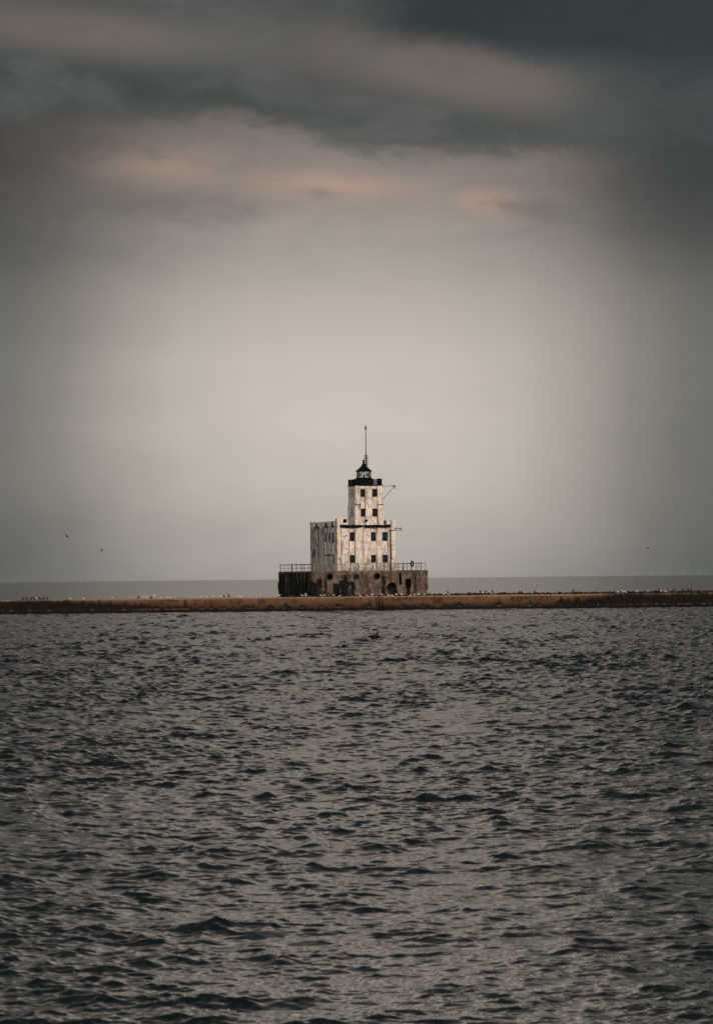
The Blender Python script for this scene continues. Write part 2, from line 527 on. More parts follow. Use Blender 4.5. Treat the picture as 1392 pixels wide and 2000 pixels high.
# ------------------------------------------------------------------ lake
def make_water():
    AZF = 0.46
    st_r, st_f, st_a = 0.00095, 0.00072, 0.0006
    r = np.concatenate([np.exp(np.arange(math.log(2.0), math.log(26.0), 0.035)),
                        np.exp(np.arange(math.log(26.0), math.log(60.0), st_r)),
                        np.exp(np.arange(math.log(60.0), math.log(620.0), st_f)),
                        np.exp(np.arange(math.log(621.5), math.log(24000.0), 0.012))])
    core = np.arange(-0.125, 0.125 + 1e-6, st_a)
    wing = np.arange(core[-1] + 0.002, AZF + 1e-6, 0.002)
    fine = np.concatenate([-wing[::-1], core, wing])
    coarse = fine[-1] + (math.pi - fine[-1]) * (np.linspace(0, 1, 37)[1:]) ** 2.2
    a = np.concatenate([-coarse[::-1], fine, coarse])
    RR, AA = np.meshgrid(r, a, indexing='ij')
    X0 = RR * np.sin(AA)
    Y0 = RR * np.cos(AA)
    DX = np.zeros_like(X0)
    DY = np.zeros_like(X0)
    DZ = np.zeros_like(X0)
    afade = np.clip((AZF - np.abs(a)) / 0.012, 0, 1)
    sp = np.where(r < 26, 0.035 * r, np.where(r < 60, st_r * r, np.where(r < 620, st_f * r, 0.012 * r)))
    resolved = np.zeros_like(r)
    NW = 360
    lam = np.exp(rng.uniform(math.log(0.09), math.log(4.5), NW))
    w = np.where(lam > 1.1, (1.1 / lam) ** 1.4, 1.0) * np.where(lam < 0.75, 1.35, 1.0) * np.where(lam < 0.22, (lam / 0.22) ** 0.4, 1.0)
    TOT = 0.0315
    ms = w / w.sum() * TOT                        # mean square slope of each wave
    head = R(-96)
    # groups: slow patches of rougher and calmer water
    patch = 1.0 + 0.13 * np.sin(X0 * 0.21 + Y0 * 0.06 + 1.0) * np.sin(Y0 * 0.047 - X0 * 0.05) + 0.10 * np.sin(X0 * 0.53 - Y0 * 0.11 + 2.0)
    for L, m2 in zip(lam, ms):
        resolved += m2 * np.clip((L / sp - 2.0) / 1.2, 0, 1) ** 2
    boost = np.clip(np.sqrt(TOT / np.maximum(resolved, 1e-5)), 1.0, 1.4)   # short chop too fine for the mesh goes into the waves it can carry
    for L, m2 in zip(lam, ms):
        k = 2 * math.pi / L
        A = math.sqrt(2 * m2) / k
        spread = 0.9 if L > 1.2 else 1.1
        th = head + rng.normal() * spread
        ph = rng.uniform(0, 2 * math.pi)
        lod = np.clip((L / sp - 2.0) / 1.2, 0, 1)
        rows = np.nonzero(lod > 0)[0]
        if len(rows) == 0:
            continue
        i0, i1 = rows[0], rows[-1] + 1
        cs = slice(36, 36 + len(fine))
        kx, ky = k * math.cos(th), k * math.sin(th)
        p = kx * X0[i0:i1, cs] + ky * Y0[i0:i1, cs] + ph
        amp = A * (lod * boost)[i0:i1, None] * afade[None, cs] * (patch[i0:i1, cs])
        s, c = np.sin(p), np.cos(p)
        DZ[i0:i1, cs] += amp * c
        DX[i0:i1, cs] -= 0.8 * amp * s * math.cos(th)
        DY[i0:i1, cs] -= 0.8 * amp * s * math.sin(th)
    DZ = (np.exp(6.5 * DZ) - 1.0) / 6.5 - 0.008      # sharp crests over flat troughs
    left = np.clip(TOT - resolved[:, None] * afade[None, :] ** 2, 0.0006, None)
    chop = np.clip(np.sqrt(np.sqrt(0.12 * left)), 0.05, 0.20)
    chop[r > 620, :] = 0.20
    V = np.stack([X0 + DX, Y0 + DY, DZ], -1).astype(np.float32)
    nr, na = X0.shape
    idx = np.arange(nr * na, dtype=np.int32).reshape(nr, na)
    q = np.stack([idx[:-1, :-1], idx[:-1, 1:], idx[1:, 1:], idx[1:, :-1]], -1).reshape(-1, 4)
    q = q[:, ::-1]
    me = bpy.data.meshes.new('water')
    me.vertices.add(nr * na)
    me.vertices.foreach_set('co', V.reshape(-1))
    me.loops.add(q.size)
    me.loops.foreach_set('vertex_index', np.ascontiguousarray(q).reshape(-1))
    me.polygons.add(len(q))
    me.polygons.foreach_set('loop_start', np.arange(0, q.size, 4, dtype=np.int32))
    me.update(calc_edges=True)
    me.shade_smooth()
    at = me.attributes.new('chop', 'FLOAT', 'POINT')
    at.data.foreach_set('value', chop.astype(np.float32).reshape(-1))
    me.materials.append(M['water'])
    o = link(bpy.data.objects.new('lake_water', me))
    tag(o, 'choppy dark grey lake water stretching to the horizon', 'water', kind='structure')


# ------------------------------------------------------------------ breakwater wall
WALL_Y = 474.0


def wall_x(px):
    return upright(px, 1170)[0] / F * WALL_Y


def make_wall():
    prof = [(0.25, -1.5), (0.0, -0.4), (0.0, 0.22), (0.03, 0.34), (0.10, 0.42), (0.16, 0.55), (0.17, 0.75), (0.18, 0.95), (0.19, 1.15), (0.20, 1.35), (0.22, 1.55),
            (0.26, 1.70), (0.34, 1.82), (0.46, 1.91), (0.66, 1.97), (1.0, 2.0), (2.2, 2.0), (3.6, 2.0), (3.9, 1.9), (4.0, 1.6), (4.0, -1.5)]
    joints = [wall_x(p) for p in (-420, -250, -95, 40, 190, 328, 410, 503, 620, 742, 845, 1010, 1119, 1210, 1320, 1460, 1600, 1800)]
    off = {}
    mb = MB()
    xs = list(np.arange(-88, 88.01, 0.22))
    rings = []
    for x in xs:
        seg = sum(1 for j in joints if x > j)
        if seg not in off:
            q = random.Random(seg * 13 + 5)
            off[seg] = (q.uniform(-0.10, 0.10), q.uniform(-0.05, 0.05))
        oy, oz = off[seg]
        near = min(abs(x - j) for j in joints)
        groove = 0.16 * max(0, 1 - near / 0.25)
        sag = 0.05 * mnoise.noise((x * 0.16, 0.0, 3.0))
        ring = []
        for (py, pz) in prof:
            n1 = mnoise.fractal((x * 0.8, py * 0.8, pz * 0.9), 1.0, 2.0, 4)
            n2 = mnoise.fractal((x * 0.45, 3.0 + py, pz * 0.7), 1.0, 2.0, 4)
            ring.append((x, py + oy + groove + 0.055 * n1, pz + (oz + sag + 0.05 * n2 - groove * 0.4 if pz > 1.5 else 0.04 * n2)))
        rings.append(ring)
    mb.loft(rings)
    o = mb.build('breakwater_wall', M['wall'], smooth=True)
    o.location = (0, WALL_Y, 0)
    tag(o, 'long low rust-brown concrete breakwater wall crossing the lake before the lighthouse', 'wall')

    # dark broken stone heaped behind the lip
    mb = MB()
    q = random.Random(3)
    x = wall_x(560)
    while x < 87:
        dens = 1.0 if x > wall_x(690) else 0.45
        s = q.uniform(0.13, 0.30) * (1.25 if q.random() < 0.08 else 1)
        if q.random() < dens:
            bm = mb.bm
            hz = 1.98 + (0.10 if x > wall_x(830) else 0.0)
            yy = q.uniform(1.7, 3.2)
            r_ = bmesh.ops.create_icosphere(bm, subdivisions=1, radius=s, matrix=Matrix.Translation((x, yy, hz + s * 0.35)) @ Matrix.Rotation(q.uniform(0, 6), 4, 'Z') @ Matrix.Diagonal((q.uniform(0.9, 1.7), q.uniform(0.8, 1.3), q.uniform(0.55, 0.85), 1)))
            for v in r_['verts']:
                v.co += Vector((q.uniform(-1, 1), q.uniform(-1, 1), q.uniform(-1, 1))) * s * 0.22
        x += q.uniform(0.10, 0.26)
    o = mb.build('rubble', M['rubble'])
    o.location = (0, WALL_Y, 0)
    tag(o, 'thin line of dark broken stone heaped along the top of the breakwater wall', 'rubble', kind='stuff')

    # ladder down the face
    xl = wall_x(738.5)
    root = empty('ladder', (xl, WALL_Y - 0.12, 0))
    tag(root, 'red-topped iron ladder slanting down the face of the breakwater wall', 'ladder')
    for dx in (0.0, 0.56):
        mb = MB()
        mb.bar((dx, 0.0, 2.22), (dx + 0.07, -0.02, 1.25), 0.075)
        mb.bar((dx, 0.0, 2.22), (dx, 0.62, 2.18), 0.06)
        mb.build('red_rail', M['red'], root)
        mb = MB()
        mb.bar((dx + 0.07, -0.02, 1.25), (dx + 0.34, -0.06, -0.6), 0.085)
        mb.build('lower_rail', M['black'], root)
    for k in range(7):
        z = 0.25 + k * 0.27
        sx = 0.34 - (z + 0.6) / 1.85 * 0.27 if z < 1.25 else 0.07 * (2.22 - z) / 0.97
        MB().bar((sx, -0.03, z), (sx + 0.56, -0.03, z), 0.025).build('rung', M['iron'], root)


# ------------------------------------------------------------------ pier and lighthouse
TH = R(16)
LS = F / 490.0
DECK = 5.78
BASE = 18.3
BASEV = 19.8


def boolean_cut(o, cutters):
    for c in cutters:
        md = o.modifiers.new('cut', 'BOOLEAN')
        md.operation = 'DIFFERENCE'
        md.solver = 'EXACT'
        md.object = c
    dg = bpy.context.evaluated_depsgraph_get()
    me = bpy.data.meshes.new_from_object(o.evaluated_get(dg))
    o.modifiers.clear()
    old = o.data
    o.data = me
    me.name = o.name
    bpy.data.meshes.remove(old)
    for c in cutters:
        bpy.data.objects.remove(c, do_unlink=True)


def ragged(pts, amp, seed, step=0.16):
    q = random.Random(seed)
    out = []
    for (a, b) in zip(pts, pts[1:] + pts[:1]):
        n = max(1, int(math.hypot(b[0] - a[0], b[1] - a[1]) / step))
        for i in range(n):
            f = i / n
            out.append((a[0] + (b[0] - a[0]) * f + q.uniform(-amp, amp), a[1] + (b[1] - a[1]) * f + q.uniform(-amp, amp)))
    return out


def make_pier(corner):
    root = empty('concrete_pier', corner, TH)
    tag(root, 'square stained concrete pier with broken holes carrying the lighthouse', 'pier')
    bm = bmesh.new()
    bmesh.ops.create_cube(bm, size=1, matrix=Matrix.Translation((BASE / 2, BASEV / 2, (DECK - 2.0) / 2)) @ Matrix.Diagonal((BASE, BASEV, DECK + 2.0, 1)))
    bmesh.ops.subdivide_edges(bm, edges=bm.edges[:], cuts=59, use_grid_fill=True)
    for v in bm.verts:
        p = v.co.copy()
        a = 0.17 * mnoise.fractal(p * 0.55, 1.0, 2.0, 5)
        bb = 0.10 * mnoise.fractal(p * 0.55 + Vector((9, 3, 1)), 1.0, 2.0, 5)
        v.co.x += a
        v.co.y += bb
        if p.z > DECK - 0.01:
            v.co.z += 0.05 * mnoise.fractal(p * 0.9, 1.0, 2.0, 4)
        # chipped arrises
        ex = min(p.x, BASE - p.x) < 0.01
        ey = min(p.y, BASEV - p.y) < 0.01
        ez = p.z > DECK - 0.01
        if ex + ey + ez >= 2:
            c = Vector((BASE / 2, BASE / 2, 3))
            v.co += (c - p).normalized() * abs(mnoise.fractal(p * 1.3, 1.0, 2.0, 3)) * 0.42
    me = bpy.data.meshes.new('pier_body')
    bm.to_mesh(me)
    bm.free()
    me.materials.append(M['pier'])
    body = link(bpy.data.objects.new('pier_body', me), root)
    cut = []
    holes = [
        ragged([(11.35, 1.0), (11.5, 2.6), (11.75, 3.4), (12.0, 3.85), (12.55, 4.0), (13.1, 3.9), (13.35, 3.3), (13.4, 1.0)], 0.06, 1),
        ragged([(13.68, 3.55), (13.66, 5.3), (13.85, 5.5), (14.05, 5.3), (14.08, 3.7)], 0.05, 2),
        ragged([(14.62, 4.35), (14.66, 3.3), (14.95, 2.75), (15.3, 2.8), (15.55, 3.3), (15.6, 4.4), (15.3, 4.55), (14.9, 4.55)], 0.05, 3),
    ]
    for cx in (2.85, 10.2):
        holes.append([(cx + 0.43 * math.cos(t), 4.95 + 0.43 * math.sin(t)) for t in np.linspace(0, 2 * math.pi, 21)[:-1]])
    for pts in holes:
        cut.append(MB().prism(pts, -0.6, 1.7).build('hole_cutter', M['pier'], root))
    boolean_cut(body, cut)
    # iron rings round the two ports
    for cx in (2.85, 10.2):
        mb = MB()
        rg = []
        for rr, yy in ((0.44, 0.10), (0.52, 0.10), (0.52, -0.10), (0.44, -0.10), (0.41, -0.10), (0.41, 0.9), (0.44, 0.9)):
            rg.append([(cx + rr * math.cos(t), yy, 4.95 + rr * math.sin(t)) for t in np.linspace(0, 2 * math.pi, 25)[:-1]])
        mb.loft(rg + [rg[0]], cap=False)
        mb.build('port_ring', M['iron'], root)
    return root


def make_railing(corner):
    root = empty('guard_railing', (corner[0], corner[1], DECK), TH)
    tag(root, 'rusty pipe railing with uneven posts round the edge of the pier deck', 'railing')
    i, h = 0.32, 1.06
    j = BASE - 0.32
    jv = BASEV - 0.32
    q = random.Random(21)
    posts = []
    for k in range(8):
        posts.append((i, i + k * (jv - i) / 8 + 0.001))
    for k in range(1, 15):
        posts.append((i + k * (j - i) / 15, i))
    for k in range(8):
        posts.append((j, i + k * (jv - i) / 8))
    for k in range(0, 10):
        posts.append((i + k * (j - i) / 10, jv))
    posts.append((j, jv))
    for (x, y) in posts:
        hh = h * q.uniform(0.98, 1.10)
        tx, ty = q.uniform(-0.05, 0.05), q.uniform(-0.05, 0.05)
        mb = MB()
        r_ = q.choice((0.035, 0.045, 0.055, 0.07))
        mb.bar((x, y, -0.05), (x + tx, y + ty, hh), r_, 7)
        mb.ball((x + tx, y + ty, hh), r_ * 1.5, 1)
        mb.cone((x, y, -0.03), 0.13, 0.10, 0.10, 8)
        mb.build('post', M['rail'], root)
    loop = [(i, i), (j, i), (j, jv), (i, jv), (i, i)]
    for z, rad in ((h, 0.042), (0.55, 0.022)):
        mb = MB()
        for a, b in zip(loop, loop[1:]):
            n = 8
            pts = [(a[0] + (b[0] - a[0]) * t / n, a[1] + (b[1] - a[1]) * t / n, z + (q.uniform(-0.035, 0.035) if 0 < t < n else 0)) for t in range(n + 1)]
            for p0, p1 in zip(pts, pts[1:]):
                mb.bar(p0, p1, rad, 6)
        mb.build('top_rail' if z == h else 'middle_rail', M['rail'], root)
    # dark ring-shaped object hung on the rail near the right corner
    o = empty('dark_ring', world(804.5, 1101, 489.2))
    o.rotation_euler = (0, 0, TH)
    tag(o, 'small dark ring-shaped object hung on the pier railing right of the house', 'life ring')
    mb = MB()
    rg = []
    for t in np.linspace(0, 2 * math.pi, 21):
        rg.append([((0.27 + 0.11 * math.cos(s)) * math.cos(t) * 0.8, 0.09 * math.sin(s), (0.27 + 0.11 * math.cos(s)) * math.sin(t) * 1.15) for s in np.linspace(0, 2 * math.pi, 9)[:-1]])
    mb.loft(rg, cap=False)
    mb.build('ring', M['black'], o)
    MB().bar((0, 0, 0.3), (0, 0.02, 0.62), 0.03).build('hanger', M['iron'], o)


def window(parent, plane, c, w, z0, z1, depth, bars=1):
    """framed window. plane 'front' lies across u at v=depth, 'side' lies across v at u=depth"""
    def P(a, d, z):
        return (a, d, z) if plane == 'front' else (d, a, z)

    def bx(mb, a0, a1, d0, d1, za, zb):
        p, q_ = P(a0, d0, za), P(a1, d1, zb)
        mb.box(p[0], q_[0], p[1], q_[1], za, zb)
    mb = MB()
    t = 0.07
    a0, a1 = c - w / 2, c + w / 2
    f0, f1 = depth - 0.03, depth + 0.07
    bx(mb, a0, a0 + t, f0, f1, z0, z1)
    bx(mb, a1 - t, a1, f0, f1, z0, z1)
    bx(mb, a0 + t, a1 - t, f0, f1, z0, z0 + t)
    bx(mb, a0 + t, a1 - t, f0, f1, z1 - t, z1)
    zm = z0 + (z1 - z0) * 0.55
    bx(mb, a0 + t, a1 - t, f0 + 0.02, f1 - 0.01, zm - 0.025, zm + 0.025)
    bx(mb, c - 0.018, c + 0.018, f0 + 0.022, f1 - 0.012, z0 + t, zm - 0.025)
    bx(mb, c - 0.018, c + 0.018, f0 + 0.022, f1 - 0.012, zm + 0.025, z1 - t)
    fr = mb.build('window', M['frame'], parent)
    mb = MB()
    bx(mb, a0 + t, a1 - t, depth + 0.03, depth + 0.045, z0 + t, z1 - t)
    mb.build('pane', M['glass'], fr)
    return fr


def holed_wall(mb, plane, a0, a1, z0, z1, d0, d1, holes):
    """slab with rectangular openings, as butted boxes (columns of boxes between openings)"""
    cuts = sorted({a0, a1, *[h[0] for h in holes], *[h[1] for h in holes]})
    for x0, x1 in zip(cuts, cuts[1:]):
        hs = sorted([(h[2], h[3]) for h in holes if h[0] <= x0 + 1e-6 and h[1] >= x1 - 1e-6])
        z = z0
        spans = []
        for (b, t) in hs:
            if b > z:
                spans.append((z, b))
            z = t
        if z < z1:
            spans.append((z, z1))
        for (b, t) in spans:
            if plane == 'front':
                mb.box(x0, x1, d0, d1, b, t)
            else:
                mb.box(d0, d1, x0, x1, b, t)


def make_lighthouse(corner):
    # house corner in pier coordinates
    hu, hv = 4.62, 2.0
    cx = corner[0] + hu * math.cos(TH) - hv * math.sin(TH)
    cy = corner[1] + hu * math.sin(TH) + hv * math.cos(TH)
    root = empty('lighthouse', (cx, cy, 0), TH)
    tag(root, 'weathered white two-storey lighthouse with square tower, black lantern and tall mast', 'lighthouse')
    z0 = DECK - 0.05
    HW, HD = 9.04, 15.3
    top = 12.72
    # ---- house
    mb = MB()
    wz_u, wz_l = (10.25, 11.62), (6.98, 8.18)
    fw = [(2.39, 0.78), (5.73, 0.76), (7.55, 0.80)]
    holes = [(c - w / 2, c + w / 2, za, zb) for c, w in fw for (za, zb) in (wz_u, wz_l)]
    holed_wall(mb, 'front', 0.30, HW - 0.30, z0, top, 0.16, 0.50, holes)
    sw = [(6.7, 1.15, 10.2, 11.6), (4.6, 0.85, 10.2, 11.6), (2.65, 0.95, 10.05, 11.65), (2.25, 1.1, 6.75, 8.1)]
    sholes = [(c - w / 2, c + w / 2, za, zb) for (c, w, za, zb) in sw]
    holed_wall(mb, 'side', 0.50, HD - 0.3, z0, 13.36, 0.10, 0.45, sholes)
    mb.box(HW - 0.45, HW - 0.1, 0.50, HD - 0.3, z0, 13.36)          # right wall
    mb.box(0.45, HW - 0.45, HD - 0.42, HD - 0.06, z0, 13.36)        # back wall
    mb.box(0.45, HW - 0.45, 0.5, HD - 0.42, 12.2, 12.60)            # roof slab
    # front piers and pilasters
    for (a, b, d, zt) in ((0.68, 1.92, 0.05, 12.2), (2.86, 4.06, 0.04, 12.2), (4.13, 5.26, 0.05, 12.2), (6.20, 7.07, 0.04, 12.2), (8.03, 8.25, 0.05, 12.2)):
        mb.box(a, b, d, 0.16, z0, zt, 0.02)
    mb.box(-0.06, 0.55, -0.10, 0.72, z0, 13.72, 0.03)
    mb.box(8.42, HW + 0.05, -0.10, 0.72, z0, 13.42, 0.03)
    mb.box(0.55, 0.95, 0.02, 0.30, 12.74, 13.66, 0.02)             # parapet blocks beside the tower
    mb.box(0.95, 1.75, 0.08, 0.30, 12.74, 13.05, 0.02)
    mb.box(7.86, 8.42, 0.02, 0.30, 12.74, 13.34, 0.02)
    # side pilasters and back piers
    for (a, b) in ((0.74, 1.55), (3.25, 3.95), (5.15, 5.95), (7.45, 8.3), (9.0, 9.9), (10.4, 11.3), (12.3, 14.2)):
        mb.box(-0.03, 0.10, a, b, z0, 12.45, 0.02)
    mb.box(-0.06, 0.55, HD - 0.8, HD + 0.02, z0, 13.44, 0.03)
    mb.box(HW - 0.55, HW + 0.05, HD - 0.8, HD + 0.02, z0, 13.44, 0.03)
    mb.build('house', M['paint'], root)
    for c, w in fw:
        for (za, zb) in (wz_u, wz_l):
            window(root, 'front', c, w - 0.01, za + 0.005, zb - 0.005, 0.30)
    for (c, w, za, zb) in sw[:3]:
        window(root, 'side', c, w - 0.01, za + 0.005, zb - 0.005, 0.135)
    c, w, za, zb = sw[3]
    d = MB().box(0.125, 0.20, c - w / 2 + 0.005, c + w / 2 - 0.005, za + 0.005, zb - 0.005).build('shutter', M['glass'], root)
    MB().box(0.085, 0.123, c - w / 2 + 0.08, c - w / 2 + 0.16, za + 0.5, za + 0.75).build('handle', M['iron'], d)
    MB().box(-0.16, -0.035, 1.6, 7.3, 8.2, 8.32).build('lintel', M['tar'], root)
    # black coping in two lengths, with torn lower edge
    q = random.Random(5)
    for (a, b) in ((0.40, 4.02), (4.24, 8.42)):
        mb = MB()
        n = int((b - a) / 0.2)
        rg = []
        for k in range(n + 1):
            x = a + (b - a) * k / n
            zt = 12.73 + q.uniform(-0.05, 0.03)
            zb = 12.34 + q.uniform(-0.08, 0.05) + (0.10 if k in (0, n) else 0)
            rg.append([(x, -0.20, zb), (x, 0.155, zb + 0.03), (x, 0.158, zt), (x, -0.20, zt)])
        mb.loft(rg)
        mb.build('coping', M['tar'], root)
    for (a, b) in ((1.6, 3.4), (4.9, 7.4), (10.1, 12.9)):
        mb = MB()
        mb.box(-0.22, -0.035, a, b, 12.48, 12.62)
        mb.box(-0.14, -0.035, (a + b) / 2 - 0.18, (a + b) / 2 + 0.18, 12.62, 13.2)
        mb.build('scupper', M['tar'], root)
    for (a, b, c_, d_, e_) in ((1.05, 1.95, 1.5, 12.6, 13.62), (7.40, 7.83, 0.9, 12.6, 13.40)):
        mb = MB()
        mb.box(a, b, c_, c_ + 0.9, d_, e_ - 0.08, 0.02)
        mb.box(a - 0.06, b + 0.06, c_ - 0.06, c_ + 0.96, e_ - 0.08, e_, 0.01)
        mb.build('roof_vent', M['tar'], root)
    # hoist beam at the right pier
    mb = MB()
    mb.bar((8.1, -0.16, 11.80), (10.05, -0.16, 11.92), 0.045)
    mb.bar((8.9, -0.16, 12.14), (9.95, -0.16, 12.16), 0.05)
    mb.bar((9.92, -0.16, 11.84), (9.92, -0.16, 12.20), 0.07)
    mb.bar((9.92, -0.16, 12.18), (10.15, -0.16, 12.22), 0.05)
    mb.bar((9.92, -0.16, 11.92), (10.15, -0.16, 11.78), 0.05)
    mb.bar((9.02, -0.16, 11.86), (9.4, -0.16, 12.14), 0.03)
    mb.build('hoist_beam', M['iron'], root)
    # iron pipe in the slot beside the right pier
    MB().bar((8.335, 0.05, z0), (8.335, 0.05, 12.1), 0.07, 8).build('downpipe', M['black'], root)

    # ---- tower
    tu, tv = 2.93, 0.34        # front left corner
    TW, TD = 4.48, 4.2
    tz0, tstep, ttop = 12.62, 15.74, 18.68
    mb = MB()
    wu, wl = (16.95, 18.14), (13.95, 15.20)
    bays = [(0.92, 1.62), (2.80, 3.56)]
    th_ = [(tu + a, tu + b, za, zb) for (a, b) in bays for (za, zb) in (wu, wl)]
    holed_wall(mb, 'front', tu + 0.30, tu + TW - 0.30, tz0, 18.20, tv + 0.20, tv + 0.50, th_)
    ss = [(0.95, 1.47), (1.74, 2.22), (2.44, 2.98)]
    sh = [(tv + a, tv + b, za, zb) for (a, b) in ss for (za, zb) in ((16.9, 18.14), (13.9, 15.3))]
    holed_wall(mb, 'side', tv + 0.50, tv + TD - 0.3, tz0, 18.20, tu + 0.20, tu + 0.50, sh)
    mb.box(tu + TW - 0.5, tu + TW - 0.2, tv + 0.5, tv + TD - 0.3, tz0, 18.20)
    mb.box(tu + 0.5, tu + TW - 0.5, tv + TD - 0.5, tv + TD - 0.2, tz0, 18.20)
    mb.box(tu + 0.16, tu + TW - 0.16, tv + 0.12, tv + TD - 0.16, 18.20, 18.60, 0.02)       # lintel beam
    for (a, b) in ((0, 0.92), (TW - 0.90, TW)):
        for (c_, d_) in ((0, 0.86), (TD - 0.86, TD)):
            mb.box(tu + a, tu + b, tv + c_, tv + d_, tz0, tstep, 0.03)
            mb.box(tu + a + (0.10 if a == 0 else 0), tu + b - (0.10 if a > 0 else 0), tv + c_ + (0.10 if c_ == 0 else 0), tv + d_ - (0.10 if c_ > 0 else 0), tstep, ttop, 0.02)
    mb.box(tu + 1.66, tu + 2.72, tv + 0.02, tv + 0.20, tz0, 18.20, 0.02)                     # middle pilaster
    for a in (1.48, 2.23):
        mb.box(tu + 0.12, tu + 0.20, tv + a, tv + a + 0.20, tz0, 18.20, 0.02)
    mb.build('tower', M['paint'], root)
    MB().box(tu - 0.04, tu + TW + 0.04, tv - 0.04, tv + TD + 0.04, 18.683, 18.76).build('gallery_floor', M['tar'], root)
    # thin ledges where the corner piers step in
    for (a, b) in ((0, 0.92), (TW - 0.90, TW)):
        MB().box(tu + a - 0.04, tu + b + 0.04, tv - 0.05, tv + 0.099, tstep + 0.002, tstep + 0.10).build('ledge', M['iron'], root)
    for (a, b) in bays:
        for (za, zb) in (wu, wl):
            window(root, 'front', tu + (a + b) / 2, b - a - 0.01, za + 0.005, zb - 0.005, tv + 0.36)
    for (a, b) in ss:
        for (za, zb) in ((16.9, 18.14), (13.9, 15.3)):
            window(root, 'side', tv + (a + b) / 2, b - a - 0.01, za + 0.005, zb - 0.005, tu + 0.235)
    # floodlight at the foot of the tower
    fl = MB().bar((tu + 1.60, tv - 0.28, 13.30), (tu + 1.85, tv + 0.02, 13.42), 0.17, 10).build('floodlight', M['black'], root)
    MB().bar((tu + 1.62, tv - 0.10, 12.9), (tu + 1.70, tv - 0.12, 13.3), 0.03).build('bracket', M['iron'], fl)
    # black parapet: blocks at the corners and wide blocks between, grey sheets behind
    bu0, bu1, bv0, bv1 = tu + 0.12, tu + TW - 0.16, tv + 0.06, tv + TD - 0.10
    pz, pt = 18.762, 19.70
    blocks = []
    for (a, b) in ((bu0, bu0 + 0.72), (bu1 - 0.66, bu1)):
        for (c_, d_) in ((bv0, bv0 + 0.66), (bv1 - 0.66, bv1)):
            blocks.append((a, b, c_, d_))
    um = tu + 1.90
    blocks += [(bu0 + 0.74, um + 1.08, bv0 + 0.04, bv0 + 0.44), (um - 1.0, um + 1.1, bv1 - 0.44, bv1 - 0.04), (bu0 + 0.05, bu0 + 0.42, tv + 1.35, tv + 2.4), (bu1 - 0.42, bu1 - 0.05, tv + 1.2, tv + 3.0)]
    for bl in blocks:
        MB().box(*bl, pz, pt + random.uniform(-0.03, 0.05), 0.03).build('parapet_block', M['black'], root)
    for sh_ in ((um + 1.082, bu1 - 0.662, bv0 + 0.20, bv0 + 0.28), (bu0 + 0.20, bu0 + 0.28, bv0 + 0.662, tv + 1.348), (bu0 + 0.20, bu0 + 0.28, tv + 2.402, bv1 - 0.662)):
        MB().box(*sh_, pz, pt - 0.05).build('parapet_sheet', M['panel'], root)
    # ---- lantern
    lu, lv = tu + 2.02, tv + 2.0
    lan = MB().cone((lu, lv, 18.762), 1.30, 1.22, 1.15, 24).build('lantern', M['black'], root)
    gz0, gz1 = 19.913, 20.86
    MB().cone((lu, lv, gz0), 1.10, 1.10, gz1 - gz0, 24, caps=False).build('glazing', M['lantern'], lan)
    mb = MB()
    nb = 6
    for k in range(nb):
        t0, t1 = 2 * math.pi * (k + 0.35) / nb, 2 * math.pi * (k + 1.35) / nb
        p = lambda t, z: (lu + 1.14 * math.cos(t), lv + 1.14 * math.sin(t), z)
        tm = (t0 + t1) / 2
        mb.bar(p(t0, gz0), p(t1, gz1), 0.045)
        mb.bar(p(t1, gz0), p(t0, gz1), 0.042)
    mb.build('glazing_bars', M['black'], lan)
    mb = MB()
    prof = [(1.12, 20.85), (1.27, 20.86), (1.27, 20.98), (1.14, 21.02), (0.80, 21.30), (0.52, 21.55), (0.34, 21.80), (0.22, 22.02), (0.17, 22.15), (0.15, 22.42), (0.20, 22.50), (0.19, 22.58), (0.05, 22.66)]
    mb.loft([[(lu + rr * math.cos(t), lv + rr * math.sin(t), zz) for t in np.linspace(0, 2 * math.pi, 17)[:-1]] for rr, zz in prof])
    mb.build('lantern_roof', M['black'], lan)
    mb = MB()
    mb.cone((lu, lv, 19.913), 0.10, 0.08, 0.22, 10)
    mb.loft([[(lu + rr * math.cos(t), lv + rr * math.sin(t), zz) for t in np.linspace(0, 2 * math.pi, 15)[:-1]] for rr, zz in ((0.05, 20.13), (0.11, 20.2), (0.14, 20.3), (0.11, 20.4), (0.05, 20.46))])
    mb.build('lamp', M['rail'], lan)
    # ---- mast with its ladder cage, stepped on the lantern roof
    mu, mv = lu + 0.42, lv + 0.16
    mast = MB().bar((mu, mv, 21.40), (mu, mv, 23.3), 0.10, 8).bar((mu, mv, 23.3), (mu, mv, 27.2), 0.07, 8, 0.05).build('mast', M['black'], root)
    MB().cone((mu, mv, 27.15), 0.06, 0.15, 0.25, 8).cone((mu, mv, 27.40), 0.15, 0.015, 0.62, 8).build('finial', M['black'], mast)
    mb = MB()
    for dx in (-0.26, 0.27):
        mb.bar((mu + dx, mv + 0.05, 21.3), (mu + dx, mv + 0.05, 23.34 + (0.1 if dx > 0 else 0)), 0.035)
    mb.bar((mu + 0.16, mv + 0.25, 21.3), (mu + 0.16, mv + 0.25, 23.2), 0.03)
    z = 21.6
    while z < 23.3:
        mb.bar((mu, mv + 0.05, z), (mu + 0.27, mv + 0.05, z), 0.018)
        mb.bar((mu + 0.16, mv + 0.25, z), (mu + 0.27, mv + 0.05, z + 0.1), 0.014)
        z += 0.30
    for z in (22.85, 23.3):
        mb.bar((mu - 0.28, mv + 0.05, z), (mu + 0.29, mv + 0.05, z), 0.04)
    mb.build('mast_ladder', M['iron'], mast)
    # ---- davit on the right of the tower
    du = tu + TW - 0.05
    mb = MB()
    mb.bar((du - 0.1, tv + 0.5, 18.52), (du + 2.05, tv + 0.5, 18.66), 0.04)
